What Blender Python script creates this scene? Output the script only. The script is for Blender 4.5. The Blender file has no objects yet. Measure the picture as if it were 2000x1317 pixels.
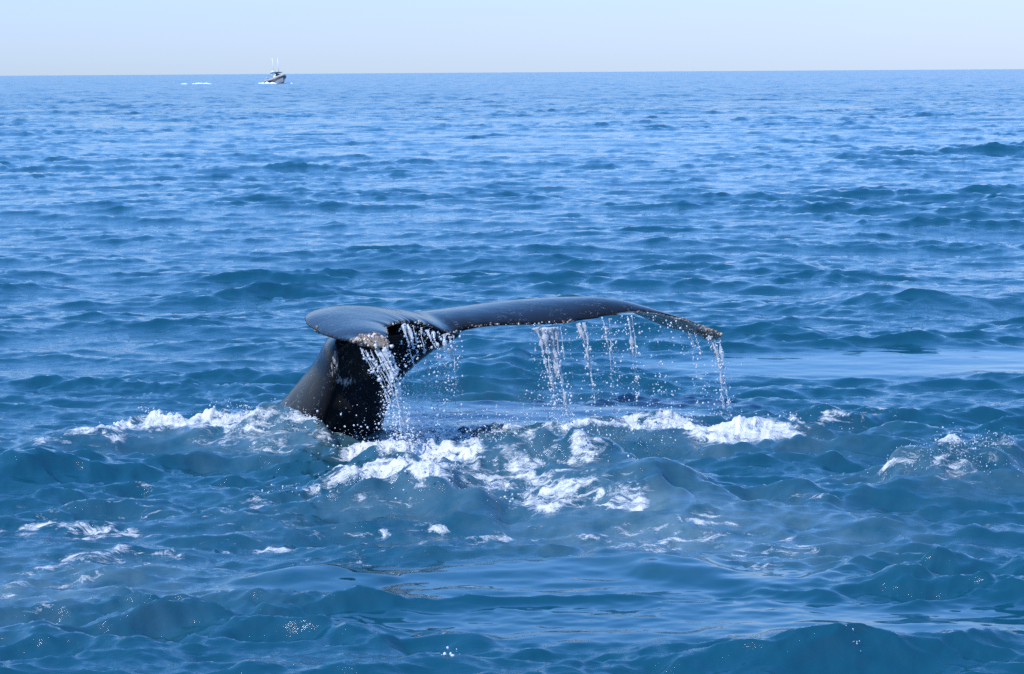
import bpy, bmesh, math
import numpy as np
from mathutils import Vector, Matrix

rng = np.random.default_rng(7)
scene = bpy.context.scene
COL = scene.collection

# ------------------------------------------------------------------ camera
H = 3.0                         # eye height over the water
FPX = 4120.0                    # focal length in photo pixels (2000 px wide)
HOR = 137.7                     # row of the eye-level line at mid frame
R_EARTH = 6.371e6
PITCH = math.atan((658.5 - HOR) / FPX)
ROLL = math.radians(0.372)
fwd = np.array([0.0, math.cos(PITCH), -math.sin(PITCH)])
r0 = np.array([1.0, 0.0, 0.0])
u0 = np.cross(r0, fwd)
up = u0 * math.cos(ROLL) + r0 * math.sin(ROLL)
rt = r0 * math.cos(ROLL) - u0 * math.sin(ROLL)
cam_d = bpy.data.cameras.new('camera')
cam_d.sensor_width = 36.0
cam_d.lens = FPX / 2000.0 * 36.0
cam_d.clip_start = 0.1
cam_d.clip_end = 60000.0
cam = bpy.data.objects.new('camera', cam_d)
COL.objects.link(cam)
cam.matrix_world = Matrix(((rt[0], up[0], -fwd[0], 0), (rt[1], up[1], -fwd[1], 0),
                           (rt[2], up[2], -fwd[2], H), (0, 0, 0, 1)))
scene.camera = cam

# ------------------------------------------------------------------ world + sun
SUN_EL = math.radians(49.0)
SUN_AZ = math.radians(-130.0)    # from +Y (view direction), clockwise: the sun stands high, left and behind the viewer
world = bpy.data.worlds.new('World')
scene.world = world
world.use_nodes = True
wn = world.node_tree
wn.nodes.clear()
sky = wn.nodes.new('ShaderNodeTexSky')
sky.sky_type = 'NISHITA'
sky.sun_disc = False
sky.sun_elevation = SUN_EL
sky.sun_rotation = SUN_AZ
sky.altitude = 0.0
sky.air_density = 2.2
sky.dust_density = 0.1
sky.ozone_density = 10.0
gam = wn.nodes.new('ShaderNodeGamma')          # sea haze: a softer fall from horizon to zenith
gam.inputs['Gamma'].default_value = 0.6
tint = wn.nodes.new('ShaderNodeMix')
tint.data_type = 'RGBA'
tint.blend_type = 'MULTIPLY'
tint.inputs[0].default_value = 1.0
tint.inputs[7].default_value = (0.202, 0.468, 0.89, 1)
bg = wn.nodes.new('ShaderNodeBackground')
bg.inputs['Strength'].default_value = 0.272
wo = wn.nodes.new('ShaderNodeOutputWorld')
wn.links.new(sky.outputs[0], gam.inputs['Color'])
sep = wn.nodes.new('ShaderNodeSeparateColor')
com = wn.nodes.new('ShaderNodeCombineColor')
red = wn.nodes.new('ShaderNodeMath')           # red thins out a little faster with height
red.operation = 'POWER'
red.inputs[1].default_value = 1.45
wn.links.new(gam.outputs[0], sep.inputs[0])
wn.links.new(sep.outputs[0], red.inputs[0])
wn.links.new(red.outputs[0], com.inputs[0])
wn.links.new(sep.outputs[1], com.inputs[1])
wn.links.new(sep.outputs[2], com.inputs[2])
wn.links.new(com.outputs[0], tint.inputs[6])
wn.links.new(tint.outputs[2], bg.inputs['Color'])
wn.links.new(bg.outputs[0], wo.inputs['Surface'])

sun_dir = np.array([math.sin(SUN_AZ) * math.cos(SUN_EL), math.cos(SUN_AZ) * math.cos(SUN_EL), math.sin(SUN_EL)])
sd = bpy.data.lights.new('sun', 'SUN')
sd.energy = 2.2
sd.angle = math.radians(0.53)
sd.color = (1.0, 0.965, 0.92)
sun = bpy.data.objects.new('sun', sd)
COL.objects.link(sun)
sun.location = (-20, 10, 40)
sun.rotation_euler = Vector(-sun_dir).to_track_quat('-Z', 'Y').to_euler()

scene.view_settings.view_transform = 'Standard'
scene.view_settings.look = 'None'
scene.view_settings.exposure = 1.3
scene.view_settings.gamma = 1.0
scene.view_settings.use_curve_mapping = False
scene.cycles.use_denoising = False
scene.cycles.max_bounces = 8
scene.cycles.transparent_max_bounces = 16
scene.cycles.sample_clamp_indirect = 6.0
scene.cycles.sample_clamp_direct = 7.0
scene.cycles.caustics_reflective = False
scene.cycles.caustics_refractive = False


# ------------------------------------------------------------------ helpers
def ray(px, py):
    d = fwd * FPX + rt * (px - 1000.0) - up * (py - 658.5)
    return d / d[1]

def at_depth(px, py, y):
    d = ray(px, py)
    return np.array([d[0] * y, y, H + d[2] * y])

def at_height(px, py, z=0.0):
    d = ray(px, py)
    t = (z - H) / d[2]
    return np.array([d[0] * t, t, z])

def new_mesh(name, verts, faces, smooth=True):
    me = bpy.data.meshes.new(name)
    verts = np.asarray(verts, dtype=np.float32)
    me.vertices.add(len(verts))
    me.vertices.foreach_set('co', verts.ravel())
    if isinstance(faces, np.ndarray):
        n, k = faces.shape
        me.loops.add(n * k)
        me.loops.foreach_set('vertex_index', faces.ravel().astype(np.int32))
        me.polygons.add(n)
        me.polygons.foreach_set('loop_start', np.arange(0, n * k, k, dtype=np.int32))
    else:
        tot = [len(f) for f in faces]
        me.loops.add(sum(tot))
        me.loops.foreach_set('vertex_index', np.concatenate([np.asarray(f) for f in faces]).astype(np.int32))
        me.polygons.add(len(faces))
        me.polygons.foreach_set('loop_start', np.concatenate([[0], np.cumsum(tot)[:-1]]).astype(np.int32))
    me.update(calc_edges=True)
    me.validate()
    me.polygons.foreach_set('use_smooth', np.full(len(me.polygons), smooth, dtype=bool))
    return me

def obj(name, me, mat=None, parent=None, **props):
    o = bpy.data.objects.new(name, me)
    COL.objects.link(o)
    if mat is not None:
        me.materials.append(mat)
    if parent is not None:
        o.parent = parent
    for k, v in props.items():
        o[k] = v
    return o

def attr(me, name, values):
    a = me.attributes.new(name, 'FLOAT', 'POINT')
    a.data.foreach_set('value', np.asarray(values, dtype=np.float32))

def smoothstep(a, b, x):
    t = np.clip((x - a) / (b - a), 0, 1)
    return t * t * (3 - 2 * t)

def catmull(pts, n):
    P = np.asarray(pts, float)
    m = len(P)
    t = np.linspace(0, m - 1, n)
    i = np.clip(t.astype(int), 0, m - 2)
    f = (t - i)[:, None]
    p0 = P[np.clip(i - 1, 0, m - 1)]; p1 = P[i]; p2 = P[i + 1]; p3 = P[np.clip(i + 2, 0, m - 1)]
    return 0.5 * (2 * p1 + (p2 - p0) * f + (2 * p0 - 5 * p1 + 4 * p2 - p3) * f ** 2 + (3 * p1 - p0 - 3 * p2 + p3) * f ** 3)

def bicubic(tile, L, x, y):
    N = tile.shape[0]
    fx = x / L * N; fy = y / L * N
    ix = np.floor(fx).astype(np.int64); iy = np.floor(fy).astype(np.int64)
    tx = (fx - ix).astype(np.float32); ty = (fy - iy).astype(np.float32)
    def w(t):
        return (-0.5 * t + t * t - 0.5 * t ** 3, 1 - 2.5 * t * t + 1.5 * t ** 3,
                0.5 * t + 2 * t * t - 1.5 * t ** 3, -0.5 * t * t + 0.5 * t ** 3)
    wx = w(tx); wy = w(ty)
    out = np.zeros(x.shape, np.float32)
    for b in range(4):
        row = (iy + b - 1) % N
        acc = np.zeros(x.shape, np.float32)
        for a in range(4):
            acc += wx[a] * tile[row, (ix + a - 1) % N]
        out += wy[b] * acc
    return out

def wave_tile(seed, N, L, lam_peak, lam_min, rms, wind_deg, spread, choppy, lam_max=1e9, power=4.0):
    """height and horizontal displacement of one periodic patch of sea"""
    g = np.random.default_rng(seed)
    k1 = 2 * math.pi * np.fft.fftfreq(N, L / N)
    kx, ky = np.meshgrid(k1, k1)
    k = np.hypot(kx, ky); k[0, 0] = 1.0
    kp = 2 * math.pi / lam_peak
    P = np.exp(-1.0 * (kp / k) ** 2) / k ** power
    P *= np.exp(-(k * lam_min / (2 * math.pi)) ** 2)
    if lam_max < 1e8:
        P *= smoothstep(0.6, 1.0, k * lam_max / (2 * math.pi))
    th = np.arctan2(ky, kx) - math.radians(wind_deg)
    # narrow near the peak, broad for the short waves
    s = np.clip((k / kp) ** -0.6, 0.15, 1.0)
    c2 = np.cos(th) ** 2
    P *= (1 - spread) * c2 ** (2.0 + 2.5 * s) + spread
    P[0, 0] = 0
    A = np.sqrt(P) * (g.normal(size=(N, N)) + 1j * g.normal(size=(N, N)))
    h = np.fft.ifft2(A).real
    sc = rms / h.std()
    dx = np.fft.ifft2(1j * kx / k * A).real * sc * choppy
    dy = np.fft.ifft2(1j * ky / k * A).real * sc * choppy
    return (h * sc).astype(np.float32), dx.astype(np.float32), dy.astype(np.float32)

def noise_tile(seed, N, L, lam, width=0.5):
    g = np.random.default_rng(seed)
    k1 = np.fft.fftfreq(N, L / N)
    kx, ky = np.meshgrid(k1, k1)
    k = np.hypot(kx, ky); k[0, 0] = 1e-9
    A = np.exp(-(np.log(k * lam) / width) ** 2) / k
    A[0, 0] = 0
    t = np.fft.ifft2(A * (g.normal(size=(N, N)) + 1j * g.normal(size=(N, N)))).real
    return (t / t.std()).astype(np.float32)


class Mat:
    def __init__(self, name):
        self.m = bpy.data.materials.new(name)
        self.m.use_nodes = True
        self.t = self.m.node_tree
        self.t.nodes.clear()
        self.out = self.n('ShaderNodeOutputMaterial')
    def n(self, kind, **kw):
        nd = self.t.nodes.new(kind)
        for k, v in kw.items():
            if k.startswith('_'):
                setattr(nd, k[1:], v)
        for k, v in kw.items():
            if not k.startswith('_'):
                nd.inputs[k.replace('__', ' ')].default_value = v
        return nd
    def l(self, a, b):
        self.t.links.new(a, b)
    def math(self, op, a, b=None, c=None, clamp=False):
        nd = self.t.nodes.new('ShaderNodeMath')
        nd.operation = op
        nd.use_clamp = clamp
        for i, v in enumerate((a, b, c)):
            if v is None:
                continue
            if isinstance(v, (int, float)):
                nd.inputs[i].default_value = v
            else:
                self.l(v, nd.inputs[i])
        return nd.outputs[0]
    def attr(self, name):
        return self.n('ShaderNodeAttribute', _attribute_name=name).outputs['Fac']
    def mixcol(self, f, a, b):
        nd = self.t.nodes.new('ShaderNodeMix')
        nd.data_type = 'RGBA'
        for s, v in ((nd.inputs['Factor'], f), (nd.inputs['A'], a), (nd.inputs['B'], b)):
            pass
        for idx, v in ((0, f), (6, a), (7, b)):
            if isinstance(v, (int, float, tuple)):
                nd.inputs[idx].default_value = v
            else:
                self.l(v, nd.inputs[idx])
        return nd.outputs[2]


def simple_mat(name, color, rough=0.5, metallic=0.0, var=0.15, scale=3.0, coat=0.0):
    M = Mat(name)
    tc = M.n('ShaderNodeTexCoord')
    nz = M.n('ShaderNodeTexNoise', Scale=scale, Detail=4.0)
    M.l(tc.outputs['Object'], nz.inputs['Vector'])
    c0 = tuple(v * (1 - var) for v in color) + (1,)
    c1 = tuple(min(1, v * (1 + var)) for v in color) + (1,)
    col = M.mixcol(nz.outputs['Fac'], c0, c1)
    p = M.n('ShaderNodeBsdfPrincipled', Roughness=rough, Metallic=metallic)
    M.l(col, p.inputs['Base Color'])
    p.inputs['Coat Weight'].default_value = coat
    M.l(p.outputs[0], M.out.inputs['Surface'])
    return M.m


# ------------------------------------------------------------------ sea: wave field
TA = dict(L=83.0, rot=0.0);  TA['f'] = wave_tile(11, 1024, 83.0, 3.4, 0.35, 0.033, 82, 0.03, 1.35, power=4.4)
TB = dict(L=39.7, rot=0.42); TB['f'] = wave_tile(23, 1024, 39.7, 1.2, 0.09, 0.0185, 72, 0.04, 1.2, power=4.0)
TS = dict(L=410.0, rot=0.2); TS['f'] = wave_tile(31, 512, 410.0, 22.0, 5.0, 0.05, 100, 0.05, 0.5)
TC = dict(L=9.1, rot=0.9);   TC['f'] = wave_tile(47, 512, 9.1, 0.70, 0.045, 0.0085, 36, 0.03, 0.9, lam_max=1.3)
LUMP = noise_tile(5, 512, 6.0, 0.10, 1.0)
LUMP2 = noise_tile(6, 512, 14.0, 0.6, 0.8)
PATCH = noise_tile(8, 512, 260.0, 22.0, 0.9)

def sample(T, x, y):
    c, s = math.cos(T['rot']), math.sin(T['rot'])
    X = c * x + s * y; Y = -s * x + c * y
    h, dx, dy = (bicubic(t, T['L'], X, Y) for t in T['f'])
    return h, c * dx - s * dy, s * dx + c * dy

# features: crests placed along lines on the water ( px, py, relative height )
# width toward the camera, width away from it, height, foam amount, foam offset
CRESTS = [
    # foam ridge left of the tail
    dict(p=[(-60, 862, .6), (60, 850, .7), (150, 845, .7), (220, 826, .9), (300, 812, 1), (400, 810, 1), (480, 808, 1), (560, 806, .9), (620, 815, .5)],
         h=.20, wf=.62, wb=.35),
    # mound of broken water against the tail stock
    dict(p=[(500, 815, .7), (560, 805, 1), (620, 822, .8), (680, 852, .4)], h=.27, wf=.45, wb=.30),
    dict(p=[(-80, 910, .6), (-20, 903, .8), (70, 895, 1), (130, 905, .7), (200, 930, .3)], h=.14, wf=.50, wb=.45),
    # foam heap below the near lobe
    dict(p=[(670, 885, .4), (720, 862, .9), (780, 856, 1), (840, 868, .8), (910, 885, .4)], h=.17, wf=.28, wb=.4),
    dict(p=[(590, 940, .2), (660, 922, .7), (740, 908, .9), (830, 902, 1.2), (880, 925, 1.1), (930, 960, .7), (1000, 985, .4)], h=.22, wf=.36, wb=.5),
    # dark wave to the right of it
    dict(p=[(1030, 905, .6), (1100, 876, .9), (1170, 874, 1.1), (1230, 892, 1), (1300, 918, .9), (1400, 950, .5), (1480, 965, .2)], h=.27, wf=.55, wb=.55),
    dict(p=[(900, 885, .4), (960, 905, .8), (1040, 925, .8), (1120, 955, .6), (1230, 985, .4)], h=.12, wf=.4, wb=.4),
    # long foam line under the far lobe
    dict(p=[(1000, 838, .5), (1080, 826, .9), (1200, 822, 1), (1330, 822, 1), (1420, 818, 1.1), (1540, 820, .9), (1640, 810, .9), (1700, 803, .8), (1800, 815, .5)], h=.10, wf=.35, wb=.35),
    # peaked wave at the right
    dict(p=[(1690, 930, .2), (1760, 902, .7), (1820, 872, 1), (1870, 855, 1.25), (1910, 868, 1), (1960, 862, .8), (2060, 880, .4)], h=.26, wf=.42, wb=.40),
    dict(p=[(1500, 985, .4), (1570, 945, 1), (1620, 975, .5)], h=.12, wf=.25, wb=.25),
    dict(p=[(1560, 1010, .4), (1700, 990, 1), (1850, 1010, .7), (2050, 1000, .6)], h=.12, wf=.5, wb=.4),
    # smooth footprint swell
    dict(p=[(760, 1110, .3), (850, 1094, .7), (980, 1082, 1), (1120, 1074, 1.05), (1260, 1082, .9), (1360, 1110, .6), (1480, 1146, .2)], h=.03, wf=.60, wb=.30),
    dict(p=[(1180, 1072, .6), (1290, 1082, 1), (1390, 1110, .7), (1520, 1150, .2)], h=.07, wf=.16, wb=.30),
    dict(p=[(1420, 1150, .3), (1560, 1128, .6), (1720, 1100, .9), (1880, 1090, 1), (2060, 1092, .9), (2200, 1100, .5)], h=.09, wf=.36, wb=.3),
    # humps in the foreground
    dict(p=[(380, 1130, .3), (480, 1105, .8), (590, 1098, 1), (700, 1115, .6), (780, 1130, .2)], h=.075, wf=.40, wb=.3),
    dict(p=[(560, 1225, .4), (680, 1225, .7), (780, 1245, .9), (850, 1232, 1), (930, 1262, .4)], h=.08, wf=.16, wb=.2),
    dict(p=[(1330, 1292, .4), (1420, 1268, 1), (1520, 1275, .7), (1600, 1250, .9), (1750, 1262, .8), (1900, 1255, .8), (2020, 1262, .6), (2150, 1270, .6), (2300, 1280, .4)], h=.10, wf=.22, wb=.90),
    dict(p=[(380, 1290, .3), (560, 1268, .8), (760, 1288, .7), (880, 1280, 1), (1020, 1310, .7), (1150, 1340, .4)], h=.06, wf=.34, wb=.28),
    dict(p=[(0, 1130, .6), (90, 1105, 1), (200, 1120, .8), (300, 1140, .3)], h=.05, wf=.4, wb=.3),
    dict(p=[(1650, 575, .3), (1750, 568, 1), (1880, 575, .8), (1990, 565, .8), (2100, 575, .4)], h=.22, wf=.8, wb=.6),
    dict(p=[(860, 716, .3), (930, 702, 1), (1010, 700, .9), (1080, 715, .3)], h=.16, wf=.6, wb=.5),
    dict(p=[(1400, 505, .4), (1500, 488, 1), (1560, 492, .9), (1640, 505, .4)], h=.22, wf=.9, wb=.8),
]
for c in CRESTS:
    q = catmull([at_height(px, py, c['h'] * k)[:2].tolist() + [k] for px, py, k in c['p']], 40)
    q[:, 2] *= smoothstep(-0.02, 0.16, np.linspace(0, 1, 40)) * smoothstep(1.02, 0.84, np.linspace(0, 1, 40))
    c['q'] = q

# calm slick left by the tail
SLICK = [(760, 1120, 1.0, .30), (950, 1120, 1.5, .42), (1200, 1110, 1.6, .45), (1250, 1190, 1.8, .45), (1500, 1200, 1.4, .35),
         (1800, 1205, 1.4, .35), (2050, 1200, 1.4, .4), (1000, 1200, .9, .3)]
# smooth patch further out on the right
SLICK2 = [(920, 800, 1.3, .62), (1150, 800, 1.2, .5), (1640, 705, 2.2, .7), (1900, 695, 2.4, .8), (2200, 700, 3, .8)]

FOAM = [  # px, py, half width x (m), half width y (m), amount
    (110, 852, .40, .30, .62), (195, 838, .35, .18, .85), (240, 830, .40, .22, 1.0), (300, 818, .5, .26, 1.12), (380, 815, .5, .26, 1.1), (440, 815, .4, .30, 1.15), (480, 822, .3, .34, .8),
    (560, 815, .30, .16, .72), (600, 815, .16, .12, .78), (540, 850, .30, .4, .50), (590, 870, .35, .3, .54), (560, 832, .4, .3, .46),
    (705, 880, .22, .30, 1.2), (750, 870, .30, .46, 1.5), (800, 866, .30, .46, 1.5), (845, 874, .30, .36, 1.3), (895, 882, .24, .18, .95), (622, 838, .12, .14, .7), (660, 852, .14, .12, .62), (700, 858, .14, .12, .66), (748, 850, .12, .14, .7),
    (640, 930, .28, .13, .8), (710, 917, .30, .24, 1.1), (780, 912, .30, .26, 1.2), (840, 905, .2, .2, 1.0), (870, 915, .15, .2, .7),
    (930, 920, .34, .40, .70), (985, 932, .34, .44, .74), (1040, 945, .36, .44, .72), (1085, 955, .36, .34, .82), (1125, 965, .36, .28, .80), (1180, 977, .36, .22, .72), (1235, 985, .26, .16, .72),
    (880, 842, .5, .5, .60), (960, 838, .5, .5, .60), (1030, 834, .4, .4, .58), (850, 815, .4, .5, .52), (940, 812, .4, .4, .5), (1130, 872, .28, .16, .8), (1180, 876, .2, .16, .7),  # leading entries: spray lace whose white also paints over the flukes' shadow
    (1060, 836, .30, .16, .68), (1120, 830, .34, .18, .90), (1200, 828, .36, .20, 1.0), (1280, 830, .35, .22, 1.0), (1350, 834, .35, .3, 1.15), (1420, 832, .35, .34, 1.25), (1490, 828, .3, .22, 1.1), (1545, 823, .2, .14, .95),
    (1640, 812, .2, .14, .62), (1690, 804, .22, .14, .65),
    (1800, 890, .35, .3, .50), (1865, 862, .22, .22, .68), (1920, 866, .20, .16, .62), (1850, 888, .4, .4, .48), (1790, 895, .4, .3, .46),
    (1575, 962, .14, .12, .5), (1360, 1000, .18, .10, .66),
    (20, 1040, .35, .10, .72), (100, 1028, .5, .09, .74), (180, 1031, .30, .10, .72), (140, 1048, .4, .1, .58), (215, 1050, .3, .1, .62), (255, 1068, .16, .10, .72), (330, 1082, .3, .06, .6), (560, 1076, .3, .06, .6), (640, 1062, .4, .06, .6), (300, 985, .4, .06, .55), (480, 990, .5, .07, .55),
    (130, 1104, .14, .07, .78), (55, 1120, .3, .25, .52), (160, 1125, .1, .08, .68), (30, 1160, .3, .2, .48), (100, 1175, .3, .2, .45),
    (450, 1080, .20, .07, .7), (510, 1078, .16, .06, .66), (390, 1086, .12, .06, .62), (380, 1003, .5, .08, .5), (430, 1000, .3, .07, .5), (360, 1010, .1, .07, .7),
    (620, 1058, .3, .12, .46), (700, 1050, .5, .1, .5), (850, 1042, .3, .12, .55), (960, 1043, .3, .09, .58), (930, 1060, .35, .14, .52), (1060, 1052, .3, .12, .5),
    (1130, 1045, .2, .14, .66), (1180, 1060, .3, .14, .6), (1260, 1070, .25, .08, .68), (1230, 1050, .3, .2, .52), (1340, 1035, .4, .3, .55), (1300, 1065, .4, .1, .6), (1380, 1050, .3, .2, .55),
    (1490, 1105, .16, .08, .72), (1460, 1085, .3, .2, .46), (1550, 1070, .3, .16, .5), (1560, 1055, .2, .1, .55), (1440, 1100, .3, .1, .5),
    (270, 955, .3, .2, .42), (520, 960, .5, .3, .40), (420, 1040, .6, .5, .36), (250, 1090, .5, .4, .40), (700, 1090, .4, .2, .40), (1000, 870, .6, .3, .42), (1050, 860, .5, .4, .45), (950, 850, .5, .4, .45),
    (200, 1000, .6, .3, .38), (600, 1010, .5, .4, .38), (760, 975, .3, .25, .42),
]
AER_LIFT = [(540, 840, .5, .5, .8), (590, 860, .4, .4, .6), (800, 985, .5, .4, .5), (1330, 1040, .9, .6, 1.0), (1480, 1080, .6, .5, .7), (980, 940, .8, .5, .5), (1100, 960, .6, .3, .5),
       (80, 1130, .9, .6, .7), (1400, 850, 1.0, .4, .6), (300, 850, 1.2, .5, .35), (900, 850, 1.4, .9, .8), (980, 815, .9, .8, .5), (1830, 885, .5, .4, .5), (600, 1020, 1.2, .6, .25), (1150, 1060, 1.0, .3, .4)]  # bubbly water; pale spots below the flukes also lighten their shadow by colour

def on_sea(pix, base=None):
    """points of the water surface seen at photo pixels (first crossing of each line of sight)"""
    pix = np.asarray(pix, float)
    ys = 9.6 * (60 / 9.6) ** np.linspace(0, 1, 700)
    D = np.array([ray(px, py) for px, py in pix])
    X = D[:, 0:1] * ys[None]; Y = np.repeat(ys[None], len(pix), 0); Z = H + D[:, 2:3] * ys[None]
    hh = sea_height(X, Y)[0]
    below = Z < hh
    i = np.clip(np.argmax(below, 1), 1, None)
    k = np.arange(len(pix))
    a = (Z - hh)[k, i - 1]; b = (Z - hh)[k, i]
    t = np.clip(a / (a - b + 1e-9), 0, 1)
    yy = ys[i - 1] + t * (ys[i] - ys[i - 1])
    return np.stack([D[:, 0] * yy, yy, H + D[:, 2] * yy], -1)

def blobs(lst, x, y, power=2.0, kx=1.0, ky=1.0):
    out = np.zeros(x.shape, np.float32)
    for b in lst:
        px, py, wx, wy = b[:4]
        amt = b[4]
        c = b[5]
        d = ((x - c[0]) / (wx * kx)) ** 2 + ((y - c[1]) / (wy * ky)) ** 2
        g = amt * np.exp(-0.5 * d ** (power / 2))
        out = np.maximum(out, g) 
    return out

def slick_mask(x, y):
    m = np.zeros(x.shape, np.float32)
    for lst in (SLICK, SLICK2):
        for px, py, wx, wy in lst:
            c = at_height(px, py, 0.05)
            d = np.sqrt(((x - c[0]) / wx) ** 2 + ((y - c[1]) / (wy * 1.25)) ** 2)
            m = np.maximum(m, 1 - smoothstep(0.65, 1.25, d))
    return m

def churn_mask(x, y):
    c = at_height(850, 960, 0)
    d = np.sqrt(((x - c[0]) / 9.0) ** 2 + ((y - c[1]) / 7.5) ** 2)
    return 1 - smoothstep(0.5, 1.1, d)

def near_fields(x, y):
    """crest height, foam, aeration with shadow lift on points near the whale"""
    add = np.zeros(x.shape, np.float32)
    wob = bicubic(LUMP2, 14.0, x, y)
    wob2 = bicubic(LUMP2, 14.0, x + 5.1, y + 3.3)
    xw = x + 0.07 * wob; yw = y + 0.05 * wob2
    for c in CRESTS:
        q = c['q']
        lo = q[:, :2].min(0) - 2.6; hi = q[:, :2].max(0) + 2.6
        sel = np.where((x > lo[0]) & (x < hi[0]) & (y > lo[1]) & (y < hi[1]))[0]
        if len(sel) == 0:
            continue
        X = xw[sel]; Y = yw[sel]
        best = np.full(len(sel), 1e9); bh = np.zeros(len(sel)); bs = np.zeros(len(sel)); ws = np.zeros(len(sel)); d6 = np.zeros(len(sel))
        for a, b in zip(q[:-1], q[1:]):
            e = b[:2] - a[:2]; L2 = e @ e
            t = np.clip(((X - a[0]) * e[0] + (Y - a[1]) * e[1]) / L2, 0, 1)
            ddx = X - a[0] - t * e[0]; ddy = Y - a[1] - t * e[1]
            d2 = ddx * ddx + ddy * ddy
            wgt = (d2 + 0.004) ** -2.5
            best = np.minimum(best, d2)
            bh += wgt * (a[2] + t * (b[2] - a[2])); bs += wgt * ddy / np.sqrt(d2 + 0.004); ws += wgt
        d = np.sqrt(best)
        bh /= ws
        s = np.clip(bs / ws, -1, 1)
        f = 0.5 + 0.5 * s                      # 0 = camera side, 1 = far side
        w = 1.18 * c['wf'] * (1 - f) + c['wb'] * f
        u = d / w
        g = (np.exp(-1.1 * u) * 0.35 + 0.65 * np.exp(-1.6 * u * u)) - 0.10 * np.exp(-((u - 2.0) / 0.8) ** 2)
        add[sel] += c['h'] * bh * g
    foam = blobs(FOAM, xw, yw, 2.6, 0.85, 0.72)
    aer_lift = blobs(AER_LIFT, xw, yw)
    return add, foam, aer_lift

def sea_height(x, y, detail=True):
    """height, dx, dy, foam, aeration with shadow lift at rest points x, y"""
    r = np.hypot(x, y)
    shp = x.shape
    x = x.ravel().astype(np.float64); y = y.ravel().astype(np.float64); r = r.ravel()
    h, dx, dy = sample(TA, x, y)
    gust = 1 + 0.26 * np.clip(bicubic(PATCH, 260.0, x, y), -2, 2)
    hb, dxb, dyb = sample(TB, x, y)
    near = np.where((r < 46) & (y > 6) & (np.abs(x) < 12))[0]
    sl = np.zeros(x.shape, np.float32); ch = np.zeros(x.shape, np.float32)
    sl[near] = slick_mask(x[near], y[near]); ch[near] = churn_mask(x[near], y[near])
    ka = gust * (1 - 0.93 * sl) * (1 - 0.50 * ch)
    env = 0.6 + 0.85 * smoothstep(-0.04, 0.09, h)      # short waves ride on the crests
    kb = gust * (1 - 0.95 * sl) * env * (1 + 0.55 * ch)
    h = h * ka + hb * kb
    k1 = np.minimum(ka, 1.0) * (1 - .55 * ch); k2 = np.minimum(kb, 1.1) * (1 - .4 * ch)
    dx = dx * k1 + dxb * k2; dy = dy * k1 + dyb * k2
    hs, dxs, dys = sample(TS, x, y)
    h += hs * (1 - .6 * ch) * (1 - .5 * sl); dx += dxs; dy += dys
    fine = np.where(r < 110)[0]
    hc, dxc, dyc = sample(TC, x[fine], y[fine])
    kc = (1 - smoothstep(60, 110, r[fine])) * (1 - 0.85 * sl[fine]) * (1 + 1.9 * ch[fine]) * env[fine]
    h[fine] += hc * kc; kc = np.minimum(kc, 1.0); dx[fine] += dxc * kc; dy[fine] += dyc * kc
    foam = np.zeros(x.shape, np.float32); aer_lift = np.zeros(x.shape, np.float32)
    add, f, a = near_fields(x[near], y[near])
    l1 = bicubic(LUMP, 6.0, x[near], y[near])
    l2 = bicubic(LUMP, 6.0, x[near] * .43 + 2, y[near] * .43 + 1)
    h[near] += add
    h[near] += smoothstep(.55, 1.1, f) * (0.009 * l1 + 0.008 * l2) + smoothstep(.35, .7, f) * 0.006 * l1
    foam[near] = f * (1 + 0.10 * l2) ; aer_lift[near] = a
    return h.reshape(shp), dx.reshape(shp), dy.reshape(shp), foam.reshape(shp), aer_lift.reshape(shp), sl.reshape(shp)

# ------------------------------------------------------------------ sea: mesh (one sheet to the horizon)
FOAM_, AER_LIFT_ = FOAM, AER_LIFT
FOAM, AER_LIFT = [], []
_p = on_sea([b[:2] for b in FOAM_ + AER_LIFT_])
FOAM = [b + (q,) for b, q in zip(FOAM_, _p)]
AER_LIFT = [b + (q,) for b, q in zip(AER_LIFT_, _p[len(FOAM_):])]

def build_sea():
    # distance steps: fine near the whale, growing towards the horizon
    rs = [0.6, 1.5, 3.0, 4.5, 6.0, 7.5, 8.6, 9.3]
    r = 9.5
    while r < 15000:
        rs.append(r)
        if r < 28:
            st = 0.020 * (r / 10.0) ** 1.15
        elif r < 150:
            st = 0.072 + (r - 28) * 0.0045
        else:
            st = 0.62 * (r / 150.0) ** 1.65
        r += st
    rs = np.array(rs)
    a_in = math.radians(17.0)
    dense = np.linspace(-a_in, a_in, 880)
    t = np.linspace(0, 1, 48)[1:]
    side = a_in + (math.pi - a_in) * t ** 2.0
    ang = np.concatenate([-side[::-1][1:], dense, side])     # last column meets first across the back
    nr, na = len(rs), len(ang)
    print('sea grid', nr, na, nr * na)
    A, Rr = np.meshgrid(ang, rs)
    x = np.sin(A) * Rr; y = np.cos(A) * Rr
    h, dx, dy, foam, aer_lift, sl = sea_height(x, y)
    # calm the coarse outer part of the sheet so it does not alias
    coarse = smoothstep(a_in * 1.05, a_in * 2.0, np.abs(A)) * smoothstep(5, 20, Rr)
    h *= 1 - .6 * coarse; dx *= 1 - coarse; dy *= 1 - coarse
    edge = 1 - smoothstep(6000, 9000, Rr)
    z = h * edge - Rr ** 2 / (2 * R_EARTH)
    V = np.stack([x + dx, y + dy, z], -1).reshape(-1, 3)
    i = np.arange(nr - 1)[:, None] * na + np.arange(na)[None, :]
    j = np.arange(nr - 1)[:, None] * na + (np.arange(na) + 1)[None, :] % na
    F = np.stack([i, j, j + na, i + na], -1).reshape(-1, 4)
    me = new_mesh('sea', V, F)
    attr(me, 'far', smoothstep(28, 260, Rr).ravel())
    attr(me, 'foam', foam.ravel()); attr(me, 'aer_lift', aer_lift.ravel()); attr(me, 'slick', sl.ravel())
    return me

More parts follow.
